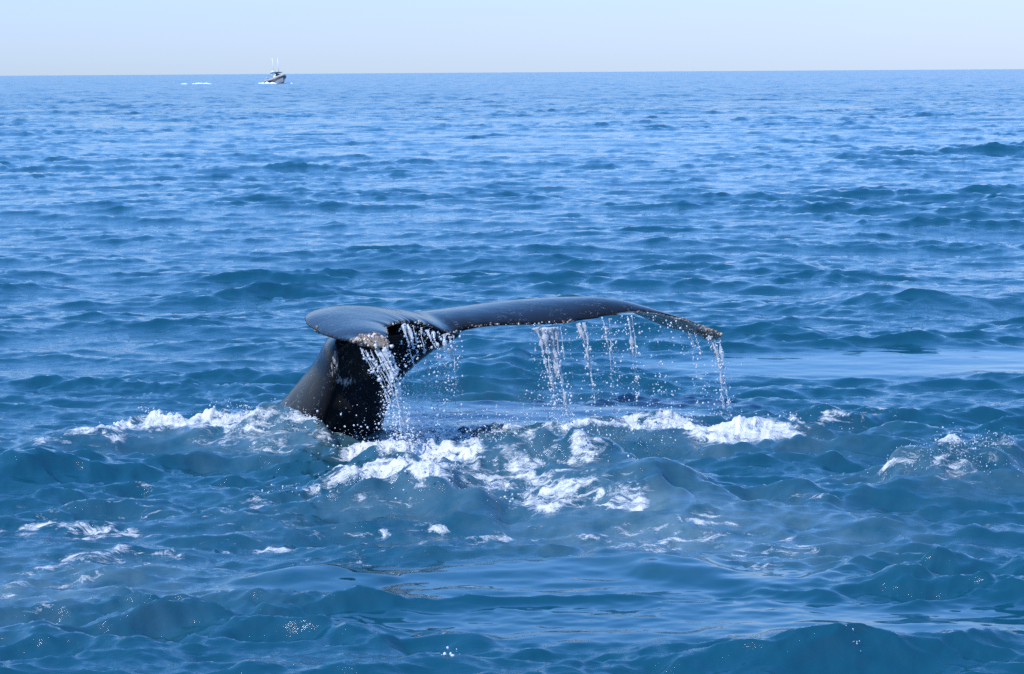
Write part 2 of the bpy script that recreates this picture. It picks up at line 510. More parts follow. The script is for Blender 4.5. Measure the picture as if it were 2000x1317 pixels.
def sea_material():
    M = Mat('sea_water')
    tc = M.n('ShaderNodeTexCoord')
    P = tc.outputs['Object']
    mp = M.n('ShaderNodeMapping'); mp.inputs['Scale'].default_value = (0.42, 1.0, 1.0)
    mp.inputs['Rotation'].default_value = (0, 0, 0.15)
    M.l(P, mp.inputs['Vector'])
    n1 = M.n('ShaderNodeTexNoise', Scale=8.0, Detail=7.0, Roughness=0.66, Distortion=0.6)
    n2 = M.n('ShaderNodeTexNoise', Scale=1.3, Detail=4.0, Roughness=0.6)
    M.l(mp.outputs[0], n1.inputs['Vector']); M.l(mp.outputs[0], n2.inputs['Vector'])
    sl = M.attr('slick')
    bsum = M.math('ADD', M.math('MULTIPLY', n1.outputs['Fac'], 0.012), M.math('MULTIPLY', n2.outputs['Fac'], 0.010))
    keep = M.math('SUBTRACT', 1.0, M.math('MULTIPLY', sl, 0.93))
    b = M.n('ShaderNodeBump', Strength=1.0, Distance=1.0)
    M.l(M.math('MULTIPLY', bsum, keep), b.inputs['Height'])
    body = M.n('ShaderNodeBsdfPrincipled', Roughness=0.06, IOR=1.64)
    aer_lift = M.attr('aer_lift')
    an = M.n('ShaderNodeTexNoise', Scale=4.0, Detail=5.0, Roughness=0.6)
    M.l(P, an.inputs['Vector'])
    af = M.math('MULTIPLY', aer_lift, M.math('MULTIPLY', M.math('SUBTRACT', an.outputs['Fac'], 0.25, clamp=True), 1.6), clamp=True)
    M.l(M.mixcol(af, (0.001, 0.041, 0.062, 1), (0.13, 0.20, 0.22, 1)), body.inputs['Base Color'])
    # slopes of the waves too short for the sheet far out
    far = M.attr('far')
    fnz = M.n('ShaderNodeTexNoise', Scale=0.9, Detail=3.0, Roughness=0.6); M.l(mp.outputs[0], fnz.inputs['Vector'])
    vs = M.n('ShaderNodeVectorMath', _operation='SUBTRACT'); M.l(fnz.outputs['Color'], vs.inputs[0]); vs.inputs[1].default_value = (.5, .5, .5)
    vm = M.n('ShaderNodeVectorMath', _operation='MULTIPLY'); M.l(vs.outputs[0], vm.inputs[0]); vm.inputs[1].default_value = (0.55, 1.1, 0.0)
    vk = M.n('ShaderNodeVectorMath', _operation='SCALE'); M.l(vm.outputs[0], vk.inputs[0]); M.l(far, vk.inputs['Scale'])
    va = M.n('ShaderNodeVectorMath', _operation='ADD'); M.l(b.outputs[0], va.inputs[0]); M.l(vk.outputs[0], va.inputs[1])
    vn = M.n('ShaderNodeVectorMath', _operation='NORMALIZE'); M.l(va.outputs[0], vn.inputs[0])
    M.l(vn.outputs[0], body.inputs['Normal'])
    M.l(M.math('ADD', 0.025, M.math('MULTIPLY', far, 0.15)), body.inputs['Roughness'])
    # foam
    f = M.attr('foam')
    fn = M.n('ShaderNodeTexNoise', Scale=7.0, Detail=10.0, Roughness=0.68, Distortion=0.7)
    fm = M.n('ShaderNodeMapping'); fm.inputs['Scale'].default_value = (0.55, 1.3, 0.9)
    M.l(P, fm.inputs['Vector']); M.l(fm.outputs[0], fn.inputs['Vector'])
    vor = M.n('ShaderNodeTexVoronoi', Scale=13.0, _feature='F1')
    wv = M.n('ShaderNodeVectorMath', _operation='ADD')
    M.l(fm.outputs[0], wv.inputs[0]); M.l(fn.outputs['Color'], wv.inputs[1]); M.l(wv.outputs[0], vor.inputs['Vector'])
    nn = M.math('ADD', M.math('SUBTRACT', fn.outputs['Fac'], 0.5), M.math('MULTIPLY', M.math('SUBTRACT', vor.outputs['Distance'], 0.42), -0.16))
    core = M.math('MULTIPLY', M.math('ADD', M.math('SUBTRACT', f, 0.53), M.math('MULTIPLY', nn, 2.6)), 2.6, clamp=True)
    lace = M.math('MULTIPLY', M.math('ADD', M.math('SUBTRACT', f, 0.54), M.math('MULTIPLY', nn, 3.2)), 2.0, clamp=True)
    fac = M.math('MAXIMUM', core, M.math('MULTIPLY', lace, 0.72))
    fac = M.math('MULTIPLY', fac, M.math('MULTIPLY', M.math('SUBTRACT', f, 0.05), 6.0, clamp=True), clamp=True)
    foam = M.n('ShaderNodeBsdfPrincipled', Roughness=0.75, IOR=1.33)
    foam.inputs['Base Color'].default_value = (0.66, 0.68, 0.68, 1)
    foam.inputs['Specular IOR Level'].default_value = 0.25
    fb = M.n('ShaderNodeBump', Strength=0.9, Distance=0.10)
    M.l(fn.outputs['Fac'], fb.inputs['Height']); M.l(fb.outputs[0], foam.inputs['Normal'])
    mix = M.n('ShaderNodeMixShader')
    M.l(fac, mix.inputs[0]); M.l(body.outputs[0], mix.inputs[1]); M.l(foam.outputs[0], mix.inputs[2])
    M.l(mix.outputs[0], M.out.inputs['Surface'])
    return M.m

sea = obj('sea', build_sea(), sea_material(), kind='structure')
sea['label'] = 'blue choppy sea with short waves running to the horizon'
#PART2
# ------------------------------------------------------------------ whale tail
# leading and trailing edge of the fluke, near (left) tip to far (right) tip:
# (px, py, depth) leading ; (px, py, depth) trailing ; thickness ; camber
FL = [
    ((700, 662, 15.35), (742, 683, 15.30), .05, .00),
    ((668, 664, 15.55), (764, 676, 15.45), .07, .02),
    ((634, 656, 15.90), (760, 655, 15.75), .10, .04),
    ((606, 641, 16.35), (757, 641, 16.15), .12, .05),
    ((593, 624, 16.80), (772, 632, 16.55), .15, .06),
    ((606, 613, 17.30), (796, 629, 16.90), .19, .07),
    ((650, 612, 17.75), (828, 635, 17.15), .24, .05),
    ((715, 615, 18.10), (858, 646, 17.30), .30, .03),
    ((780, 619, 18.40), (884, 654, 17.38), .32, .00),
    ((830, 618, 18.60), (898, 646, 17.46), .30, .02),
    ((885, 612, 18.75), (925, 638, 17.55), .25, .05),
    ((950, 601, 18.88), (985, 634, 17.68), .21, .07),
    ((1020, 592, 18.98), (1060, 633, 17.85), .18, .09),
    ((1090, 588, 19.02), (1140, 627, 18.03), .15, .10),
    ((1160, 590, 19.02), (1200, 616, 18.20), .12, .10),
    ((1225, 606, 18.95), (1245, 611, 18.30), .11, .08),
    ((1290, 634, 18.85), (1300, 616, 18.36), .11, .05),
    ((1345, 650, 18.72), (1352, 631, 18.38), .10, .02),
    ((1390, 660, 18.58), (1388, 645, 18.38), .085, .00),
    ((1412, 655, 18.47), (1410, 655, 18.38), .04, .00),
]

def fluke_mesh(ns=120, nc=26):
    LE = catmull([at_depth(*a[0]) for a in FL], ns)
    TE = catmull([at_depth(*a[1]) for a in FL], ns)
    th = catmull([[a[2], a[3]] for a in FL], ns)
    # wavy trailing edge
    g = np.random.default_rng(3)
    wv = np.convolve(g.normal(size=ns + 8), np.ones(3) / 3, 'same')[4:-4] * 0.022 + np.convolve(g.normal(size=ns + 16), np.ones(7) / 7, 'same')[8:-8] * 0.03
    span = np.gradient((LE + TE) / 2, axis=0)
    v = (1 - np.cos(np.linspace(0, math.pi, nc))) / 2
    prof = 1.02 * (np.sqrt(v) * 1.48 * (1 - v) ** 0.75 * 0.78) + 0.14 * v * (1 - v ** 8) + .06 * v
    top, bot = [], []
    for i in range(ns):
        ch = TE[i] - LE[i]
        n = np.cross(span[i], ch); n /= np.linalg.norm(n) + 1e-9
        if n[2] < 0: n = -n
        n = n * 0.75 + np.array([0, 0, .25]); n /= np.linalg.norm(n)
        t, m = th[i]
        te = ch / (np.linalg.norm(ch) + 1e-9) * wv[i]
        base = LE[i][None] + v[:, None] * ch[None] + (v ** 4)[:, None] * te[None]
        cam_ = m * 4 * v * (1 - v) * 0.55
        top.append(base + n[None] * (cam_ + 0.5 * t * prof)[:, None])
        bot.append(base + n[None] * (cam_ - 0.5 * t * prof)[:, None])
    V = np.concatenate([np.array(top).reshape(-1, 3), np.array(bot).reshape(-1, 3)])
    F = []
    o2 = ns * nc
    for i in range(ns - 1):
        for j in range(nc - 1):
            a = i * nc + j
            F.append((a, a + 1, a + nc + 1, a + nc))
            F.append((o2 + a, o2 + a + nc, o2 + a + nc + 1, o2 + a + 1))
    for i in range(ns - 1):
        a, b = i * nc, (i + 1) * nc
        F.append((a, b, o2 + b, o2 + a))
        a += nc - 1; b += nc - 1
        F.append((a, o2 + a, o2 + b, b))
    for j in range(nc - 1):
        a = j; F.append((a, o2 + a, o2 + a + 1, a + 1))
        a = (ns - 1) * nc + j; F.append((a, a + 1, o2 + a + 1, o2 + a))
    return V, F, LE, TE

# tail stock: rings of (left outline, ridge towards the viewer, right outline), each (px, py, depth)
STOCK = [
    ((300, 1010, 19.2), (470, 1060, 18.0), (640, 1060, 18.3)),
    ((400, 920, 18.6), (548, 960, 17.45), (700, 955, 17.9)),
    ((475, 855, 18.2), (592, 890, 17.15), (728, 892, 17.75)),
    ((537, 797, 17.95), (620, 830, 16.95), (744, 842, 17.65)),
    ((575, 755, 17.75), (640, 785, 16.85), (758, 796, 17.60)),
    ((607, 717, 17.65), (652, 738, 16.80), (778, 750, 17.60)),
    ((630, 688, 17.60), (656, 702, 16.78), (804, 718, 17.65)),
    ((646, 666, 17.60), (664, 676, 16.80), (836, 690, 17.70)),
    ((668, 648, 17.60), (690, 657, 16.90), (872, 670, 17.70)),
    ((700, 634, 17.60), (730, 642, 17.10), (895, 655, 17.70)),
]
def stock_mesh(nr=60, nc=48):
    L = catmull([at_depth(*r[0]) for r in STOCK], nr)
    G = catmull([at_depth(*r[1]) for r in STOCK], nr)
    Rr = catmull([at_depth(*r[2]) for r in STOCK], nr)
    V = []
    for i in range(nr):
        c = (L[i] + Rr[i]) / 2
        back = c * 2 - G[i] + (L[i] + Rr[i] - 2 * c) * 0
        back = c + (c - G[i]) * 0.75
        ring = [L[i], G[i], Rr[i], back]
        # closed, smooth ring; the ridge stays fairly sharp
        cx = []
        for k in range(nc):
            t = 4 * k / nc
            a = int(t) % 4; f = t - int(t)
            p0, p1, p2, p3 = (ring[(a + d) % 4] for d in (-1, 0, 1, 2))
            tens = 0.62
            m1 = tens * (p2 - p0) / 2 * (0.7 if a == 1 else 1); m2 = tens * (p3 - p1) / 2 * (0.7 if (a + 1) % 4 == 1 else 1)
            h00 = 2 * f ** 3 - 3 * f ** 2 + 1; h10 = f ** 3 - 2 * f ** 2 + f; h01 = -2 * f ** 3 + 3 * f ** 2; h11 = f ** 3 - f ** 2
            q = h00 * p1 + h10 * m1 * 1.6 + h01 * p2 + h11 * m2 * 1.6
            cx.append(q)
        V.append(cx)
    V = np.array(V).reshape(-1, 3)
    F = []
    for i in range(nr - 1):
        for k in range(nc):
            a = i * nc + k; b = i * nc + (k + 1) % nc
            F.append((a, b, b + nc, a + nc))
    F.append(tuple(range(nc))[::-1]); F.append(tuple((nr - 1) * nc + k for k in range(nc)))
    return V, F, G

def eval_mesh(o):
    dg = bpy.context.evaluated_depsgraph_get()
    return bpy.data.meshes.new_from_object(o.evaluated_get(dg))

def seg_dist(P, line):
    best = np.full(len(P), 1e9)
    for a, b in zip(line[:-1], line[1:]):
        e = b - a
        t = np.clip(((P - a) @ e) / (e @ e + 1e-12), 0, 1)
        best = np.minimum(best, np.linalg.norm(P - a - t[:, None] * e, axis=1))
    return best

fv, ff, LE, TE = fluke_mesh()
sv, sf, RIDGE = stock_mesh()
n0 = len(fv)
tmp = obj('tail_blank', new_mesh('tail_blank', np.concatenate([fv, sv]), [tuple(f) for f in ff] + [tuple(np.array(f) + n0) for f in sf]))
bm = bmesh.new(); bm.from_mesh(tmp.data)
bmesh.ops.recalc_face_normals(bm, faces=bm.faces)
bm.to_mesh(tmp.data); bm.free()
md = tmp.modifiers.new('r', 'REMESH'); md.mode = 'VOXEL'; md.voxel_size = 0.017; md.adaptivity = 0.0
md = tmp.modifiers.new('s', 'SMOOTH'); md.factor = 0.5; md.iterations = 5
tail_me = eval_mesh(tmp)
bpy.data.objects.remove(tmp)
tail_me.name = 'tail'
tail_me.materials.clear()
nv = len(tail_me.vertices)
TP = np.empty(nv * 3, np.float32); tail_me.vertices.foreach_get('co', TP); TP = TP.reshape(-1, 3).astype(float)
TN = np.empty(nv * 3, np.float32); tail_me.vertices.foreach_get('normal', TN); TN = TN.reshape(-1, 3).astype(float)
# soften the join of stock and fluke a little more
print('tail verts', nv)
scar_line = np.array([at_depth(*p) for p in [(648, 672, 16.8), (652, 690, 16.78), (655, 712, 16.8), (657, 736, 16.82), (668, 748, 16.85), (688, 742, 16.95)]])
attr(tail_me, 'scar', np.exp(-(seg_dist(TP, scar_line) / 0.06) ** 2))
ltip = at_depth(728, 668, 15.4); rtip = at_depth(1405, 652, 18.45)
attr(tail_me, 'crust', np.maximum(np.exp(-(np.linalg.norm((TP - ltip) * np.array([1, .6, 1]), axis=1) / 0.17) ** 4),
                                  np.exp(-(np.linalg.norm(TP - rtip, axis=1) / 0.20) ** 4)))
dte = seg_dist(TP, TE)
attr(tail_me, 'rim', np.exp(-(dte / 0.030) ** 2))
attr(tail_me, 'pale', smoothstep(0.75, 1.1, TP[:, 0]) * smoothstep(0.1, -0.3, TN[:, 2]))
tail_me.polygons.foreach_set('use_smooth', np.ones(len(tail_me.polygons), dtype=bool))

def skin_material():
    M = Mat('whale_skin')
    tc = M.n('ShaderNodeTexCoord'); P = tc.outputs['Object']
    n1 = M.n('ShaderNodeTexNoise', Scale=3.0, Detail=6.0, Roughness=0.6); M.l(P, n1.inputs['Vector'])
    n2 = M.n('ShaderNodeTexNoise', Scale=38.0, Detail=5.0, Roughness=0.65); M.l(P, n2.inputs['Vector'])
    mp = M.n('ShaderNodeMapping'); mp.inputs['Scale'].default_value = (22, 22, 5); M.l(P, mp.inputs['Vector'])
    n3 = M.n('ShaderNodeTexNoise', Scale=1.6, Detail=6.0, Roughness=0.7, Distortion=1.2); M.l(mp.outputs[0], n3.inputs['Vector'])
    col = M.mixcol(n1.outputs['Fac'], (0.004, 0.0045, 0.006, 1), (0.012, 0.013, 0.016, 1))
    scr = M.math('MULTIPLY', M.math('SUBTRACT', M.math('ADD', M.math('MULTIPLY', M.attr('scar'), 0.42), n3.outputs['Fac']), 0.86), 6.0, clamp=True)
    col = M.mixcol(scr, col, (0.42, 0.44, 0.45, 1))
    # few thin pale scratches all over
    w = M.n('ShaderNodeTexVoronoi', Scale=3.5, _feature='DISTANCE_TO_EDGE'); M.l(n1.outputs['Color'], w.inputs['Vector'])
    thin = M.math('MULTIPLY', M.math('LESS_THAN', w.outputs['Distance'], 0.010), M.math('GREATER_THAN', n2.outputs['Fac'], 0.54))
    col = M.mixcol(M.math('MULTIPLY', thin, 0.42), col, (0.3, 0.31, 0.32, 1))
    cr = M.math('MULTIPLY', M.math('SUBTRACT', M.math('ADD', M.math('MULTIPLY', M.attr('crust'), 0.7), n2.outputs['Fac']), 0.80), 6.0, clamp=True)
    col = M.mixcol(cr, col, (0.20, 0.155, 0.11, 1))
    rim = M.math('MULTIPLY', M.math('SUBTRACT', M.math('ADD', M.math('MULTIPLY', M.attr('rim'), 0.42), n2.outputs['Fac']), 0.92), 8.0, clamp=True)
    col = M.mixcol(rim, col, (0.26, 0.22, 0.17, 1))
    pale = M.math('MULTIPLY', M.attr('pale'), M.math('ADD', M.math('MULTIPLY', n1.outputs['Fac'], 0.8), 0.35), clamp=True)
    col = M.mixcol(pale, col, (0.62, 0.62, 0.58, 1))
    p = M.n('ShaderNodeBsdfPrincipled', IOR=1.36)
    p.inputs['Specular IOR Level'].default_value = 0.13
    M.l(col, p.inputs['Base Color'])
    M.l(M.math('ADD', M.math('ADD', M.math('MULTIPLY', n2.outputs['Fac'], 0.08), M.math('MULTIPLY', M.math('SUBTRACT', n1.outputs['Fac'], 0.45, clamp=True), 0.5)), M.math('ADD', 0.03, M.math('MULTIPLY', cr, 0.4))), p.inputs['Roughness'])
    b = M.n('ShaderNodeBump', Strength=0.35, Distance=0.02)
    hsum = M.math('ADD', M.math('MULTIPLY', n2.outputs['Fac'], M.math('ADD', 0.12, cr)), M.math('MULTIPLY', n1.outputs['Fac'], 0.9))
    M.l(hsum, b.inputs['Height']); M.l(b.outputs[0], p.inputs['Normal'])
    M.l(p.outputs[0], M.out.inputs['Surface'])
    return M.m

whale = bpy.data.objects.new('whale', None); COL.objects.link(whale)
wbase = at_depth(650, 850, 17.3); wbase[2] = 0.0
whale.location = wbase
whale['label'] = 'wet black humpback whale tail with drooping flukes rising out of the sea'
whale['category'] = 'whale'
def child(name, me, mat, parent, **kw):
    o = obj(name, me, mat, parent, **kw)
    o.matrix_parent_inverse = Matrix.Translation(Vector(-np.asarray(parent.location)))
    return o
bpy.context.view_layer.update()
body = child('tail_body', tail_me, skin_material(), whale)

# barnacles: low ribbed cones
def cone_verts(c, n, r, h, g):
    n = n / np.linalg.norm(n)
    a = np.cross(n, [0.3, 0.5, 0.8]); a /= np.linalg.norm(a); b = np.cross(n, a)
    k = 7
    out = []
    ph = g.uniform(0, 6)
    for (rr, hh) in ((1.0, -.3), (.82, .45), (.5, 1.0), (.26, .72)):
        for i in range(k):
            t = ph + 2 * math.pi * i / k
            q = rr * r * (1 + 0.12 * g.normal())
            out.append(c + a * math.cos(t) * q + b * math.sin(t) * q + n * hh * h)
    F = []
    for l in range(3):
        for i in range(k):
            F.append((l * k + i, l * k + (i + 1) % k, (l + 1) * k + (i + 1) % k, (l + 1) * k + i))
    F.append(tuple(3 * k + i for i in range(k)))
    return out, F

def barnacle_cluster(name, sel, count, rmin, rmax, label, seed):
    g = np.random.default_rng(seed)
    V, F, C = [], [], []
    idx = g.choice(sel, min(count, len(sel)), replace=False)
    for i in idx:
        r = rmin + (rmax - rmin) * g.random() ** 2
        v, f = cone_verts(TP[i], TN[i] + 0.15 * g.normal(size=3), r, r * g.uniform(.7, 1.2), g)
        o = len(V); V += v; F += [tuple(np.array(q) + o) for q in f]
        C += [g.random()] * len(v)
    me = new_mesh(name, np.array(V), F)
    attr(me, 'shade', C)
    o = child(name, me, BARN, whale, kind='stuff')
    o['label'] = label
    return o

def barnacle_material():
    M = Mat('barnacle_shell')
    tc = M.n('ShaderNodeTexCoord')
    n = M.n('ShaderNodeTexNoise', Scale=60.0, Detail=4.0); M.l(tc.outputs['Object'], n.inputs['Vector'])
    s = M.attr('shade')
    c = M.mixcol(M.math('MULTIPLY', M.math('SUBTRACT', s, 0.52), 3.0, clamp=True), (0.20, 0.145, 0.095, 1), (0.62, 0.58, 0.52, 1))
    c = M.mixcol(n.outputs['Fac'], M.mixcol(0.5, c, (0.10, 0.07, 0.05, 1)), c)
    p = M.n('ShaderNodeBsdfPrincipled', Roughness=0.35); M.l(c, p.inputs['Base Color'])
    M.l(p.outputs[0], M.out.inputs['Surface'])
    return M.m
BARN = barnacle_material()
dl = np.linalg.norm((TP - ltip) * np.array([1, .6, 1]), axis=1)
dr = np.linalg.norm(TP - rtip, axis=1)
barnacle_cluster('barnacle_cluster', np.where(dl < 0.17)[0], 150, .008, .018, 'brown and white barnacles crusting the near fluke tip', 1)
barnacle_cluster('barnacle_cluster', np.where(dr < 0.20)[0], 110, .008, .017, 'brown barnacles crusting the far fluke tip', 2)
rimsel = np.where((dte < 0.022) & (dl > .17))[0]
barnacle_cluster('barnacle_cluster', rimsel, 170, .004, .011, 'small pale barnacles dotted along the trailing edge', 3)
lead = np.where((seg_dist(TP, LE[12:34]) < 0.02) & (TN[:, 0] < 0.1))[0]
barnacle_cluster('barnacle_cluster', np.where(np.linalg.norm(TP - at_depth(612, 643, 16.25), axis=1) < 0.05)[0], 6, .012, .022, 'white barnacles on the near leading edge', 4)

# ------------------------------------------------------------------ falling water
def water_material(name, white, rough=0.02):
    M = Mat(name)
    g = M.n('ShaderNodeBsdfGlass', Roughness=rough, IOR=1.33)
    g.inputs['Color'].default_value = (1, 1, 1, 1)
    d = M.n('ShaderNodeBsdfPrincipled', Roughness=0.25)
    d.inputs['Base Color'].default_value = (0.90, 0.93, 0.95, 1)
    t = M.n('ShaderNodeBsdfTranslucent'); t.inputs['Color'].default_value = (0.90, 0.94, 0.97, 1)
    m0 = M.n('ShaderNodeMixShader'); m0.inputs[0].default_value = 0.5
    M.l(d.outputs[0], m0.inputs[1]); M.l(t.outputs[0], m0.inputs[2])
    tc = M.n('ShaderNodeTexCoord')
    nz = M.n('ShaderNodeTexNoise', Scale=30.0, Detail=4.0); M.l(tc.outputs['Object'], nz.inputs['Vector'])
    f = M.math('MULTIPLY', M.math('ADD', M.math('SUBTRACT', nz.outputs['Fac'], 0.5), white), 1.0, clamp=True)
    m = M.n('ShaderNodeMixShader'); M.l(f, m.inputs[0])
    M.l(g.outputs[0], m.inputs[1]); M.l(m0.outputs[0], m.inputs[2])
    M.l(m.outputs[0], M.out.inputs['Surface'])
    return M.m
WATER_STREAM = water_material('aerated_water', 0.64)
WATER_DROP = water_material('water_drop', 0.80)

_t = (1 + 5 ** .5) / 2
ICO = np.array([(-1, _t, 0), (1, _t, 0), (-1, -_t, 0), (1, -_t, 0), (0, -1, _t), (0, 1, _t), (0, -1, -_t), (0, 1, -_t), (_t, 0, -1), (_t, 0, 1), (-_t, 0, -1), (-_t, 0, 1)]) / math.sqrt(1 + _t * _t)
ICOF = np.array([(0, 11, 5), (0, 5, 1), (0, 1, 7), (0, 7, 10), (0, 10, 11), (1, 5, 9), (5, 11, 4), (11, 10, 2), (10, 7, 6), (7, 1, 8), (3, 9, 4), (3, 4, 2), (3, 2, 6), (3, 6, 8), (3, 8, 9), (4, 9, 5), (2, 4, 11), (6, 2, 10), (8, 6, 7), (9, 8, 1)])
def subdiv(V, F):
    V = [tuple(v) for v in V]; cache = {}; out = []
    def mid(a, b):
        k = (min(a, b), max(a, b))
        if k not in cache:
            m = (np.array(V[a]) + np.array(V[b])) / 2; m /= np.linalg.norm(m)
            cache[k] = len(V); V.append(tuple(m))
        return cache[k]
    for a, b, c in F:
        x, y, z = mid(a, b), mid(b, c), mid(c, a)
        out += [(a, x, z), (b, y, x), (c, z, y), (x, y, z)]
    return np.array(V), np.array(out)
ICO1 = subdiv(ICO, ICOF)
def drops_mesh(name, P, R, g, stretch=0.25):
    P = np.asarray(P); R = np.asarray(R); n = len(P)
    sm = R < 0.0042                    # the smallest need fewer faces
    if sm.any() and (~sm).any():
        o = np.argsort(~sm, kind='stable'); P = P[o]; R = R[o]; ns_ = int(sm.sum())
    else:
        ns_ = n if sm.all() else 0
    S = np.repeat(R[:, None], 3, 1) * (1 + stretch * g.normal(size=(n, 3)).clip(-1.5, 1.5) * 0.6)
    S[:, 2] *= 1 + stretch * 1.2 * g.random(n)
    Vs, Fs, off = [], [], 0
    for (V0, F0), a, b in (((ICO, ICOF), 0, ns_), (ICO1, ns_, n)):
        if b > a:
            V = P[a:b, None, :] + V0[None] * S[a:b, None, :]
            Fs.append((F0[None] + (np.arange(b - a) * len(V0))[:, None, None] + off).reshape(-1, 3))
            Vs.append(V.reshape(-1, 3)); off += len(Vs[-1])
    return new_mesh(name, np.concatenate(Vs), np.concatenate(Fs))

def tube(V, F, pts, rad, sides=6, flat=1.0):
    pts = np.asarray(pts); n = len(pts); o = len(V)
    tan = np.gradient(pts, axis=0); tan /= np.linalg.norm(tan, axis=1)[:, None] + 1e-9
    a = np.cross(tan, [0.13, 1, 0.2]); a /= np.linalg.norm(a, axis=1)[:, None] + 1e-9
    b = np.cross(tan, a)
    for i in range(n):
        for k in range(sides):
            t = 2 * math.pi * k / sides
            V.append(pts[i] + (a[i] * math.cos(t) * flat + b[i] * math.sin(t) / flat ** .5) * rad[i])
    for i in range(n - 1):
        for k in range(sides):
            p = o + i * sides + k; q = o + i * sides + (k + 1) % sides
            F.append((p, q, q + sides, p + sides))
    F.append(tuple(o + k for k in range(sides))[::-1]); F.append(tuple(o + (n - 1) * sides + k for k in range(sides)))

# streams: label, strands [ [(px,py,depth)...], radius m ]
STREAMS = [
    ('thick white stream pouring from the barnacled near fluke tip', [
        ([(748, 684, 15.35), (762, 712, 15.32), (772, 745, 15.30), (778, 790, 15.28), (784, 852, 15.26)], .020),
        ([(758, 684, 15.40), (772, 712, 15.36), (780, 750, 15.34), (786, 800, 15.3), (790, 855, 15.28)], .015),
        ([(738, 684, 15.34), (756, 715, 15.30), (768, 750, 15.28), (776, 800, 15.25), (780, 845, 15.24)], .012)]),
    ('fan of thin white trickles slanting from the near fluke tip across the dark tail stock', [
        ([(704, 680, 15.33), (718, 705, 15.30), (738, 735, 15.28), (758, 770, 15.26), (768, 795, 15.25)], .007),
        ([(714, 684, 15.33), (726, 705, 15.30), (744, 735, 15.28), (764, 775, 15.26)], .008),
        ([(724, 685, 15.33), (736, 710, 15.30), (752, 735, 15.28), (766, 760, 15.26)], .009),
        ([(708, 682, 15.33), (730, 725, 15.30), (746, 755, 15.28), (757, 790, 15.26), (764, 820, 15.25)], .006),
        ([(732, 685, 15.33), (745, 710, 15.30), (760, 740, 15.28), (770, 775, 15.26)], .010)]),
    ('veil of water running off the left side of the fluke notch', [
        ([(786, 634, 16.66), (792, 655, 16.62), (800, 685, 16.6), (808, 715, 16.58)], .012),
        ([(796, 634, 16.80), (802, 655, 16.76), (806, 680, 16.7)], .010),
        ([(806, 636, 16.86), (812, 660, 16.82), (816, 690, 16.8)], .008)]),
    ('veil of water dripping from the middle of the fluke notch', [
        ([(822, 640, 17.00), (824, 660, 16.96), (830, 690, 16.9)], .014),
        ([(836, 645, 17.06), (840, 660, 17.0), (850, 680, 16.98)], .013),
        ([(845, 648, 17.10), (848, 665, 17.05), (857, 676, 17.0)], .010)]),
    ('short white veil dripping off the right side of the fluke notch', [
        ([(866, 654, 17.25), (868, 668, 17.2), (870, 685, 17.2)], .018),
        ([(878, 658, 17.30), (880, 675, 17.27), (882, 700, 17.25)], .015),
        ([(886, 656, 17.32), (886, 680, 17.3), (887, 720, 17.28), (889, 760, 17.25)], .007)]),
    ('broad glassy curtain of water falling from the far lobe nearest the notch', [
        ([(1048, 640, 17.78), (1056, 670, 17.76), (1064, 705, 17.75), (1076, 735, 17.74)], .016),
        ([(1060, 640, 17.80), (1066, 675, 17.78), (1072, 715, 17.77), (1080, 760, 17.76), (1083, 795, 17.75)], .022),
        ([(1074, 640, 17.84), (1080, 680, 17.82), (1086, 720, 17.8), (1092, 745, 17.79)], .020),
        ([(1084, 640, 17.86), (1092, 690, 17.84), (1096, 730, 17.82), (1104, 780, 17.8), (1108, 815, 17.8)], .015),
        ([(1094, 638, 17.88), (1098, 665, 17.86), (1102, 700, 17.85)], .010)]),
    ('broken rope of water falling from the middle of the far lobe', [
        ([(1130, 632, 17.98), (1138, 655, 17.96), (1146, 690, 17.95), (1150, 720, 17.94)], .014),
        ([(1140, 630, 18.0), (1146, 660, 17.98), (1150, 700, 17.96), (1156, 745, 17.95), (1162, 790, 17.95)], .010)]),
    ('thin string of drops falling from the far lobe beside the broken rope of water', [
        ([(1178, 624, 18.12), (1184, 660, 18.1), (1190, 695, 18.1), (1194, 755, 18.1)], .008),
        ([(1190, 622, 18.15), (1192, 660, 18.13), (1196, 690, 18.12)], .009)]),
    ('thin string of drops falling from the pale underside of the far lobe', [
        ([(1226, 618, 18.22), (1232, 650, 18.2), (1236, 680, 18.2), (1240, 702, 18.2)], .011),
        ([(1234, 616, 18.24), (1238, 650, 18.22), (1244, 695, 18.2)], .006)]),
    ('faint slanting trickle just left of the far fluke tip', [
        ([(1344, 648, 18.36), (1352, 668, 18.35), (1356, 682, 18.35)], .006),
        ([(1356, 650, 18.36), (1366, 680, 18.35), (1374, 700, 18.35)], .005)]),
    ('long twin stream falling from the barnacled far fluke tip to the foam', [
        ([(1386, 658, 18.40), (1396, 680, 18.39), (1404, 710, 18.38), (1408, 750, 18.37), (1410, 790, 18.36), (1409, 812, 18.36)], .012),
        ([(1405, 660, 18.42), (1411, 690, 18.41), (1416, 720, 18.4), (1420, 760, 18.4), (1424, 790, 18.38), (1428, 812, 18.38)], .010),
        ([(1394, 660, 18.42), (1404, 690, 18.41), (1412, 730, 18.4), (1414, 770, 18.4), (1416, 800, 18.38)], .007)]),
]
gs = np.random.default_rng(21)
_d = TE - np.array([0, 0, H])
TE_PX = 1000 + FPX * (_d @ rt) / (_d @ fwd)
TE_PX[:int(len(TE_PX) * .2)] = -1e5
drop_P, drop_R = [], []
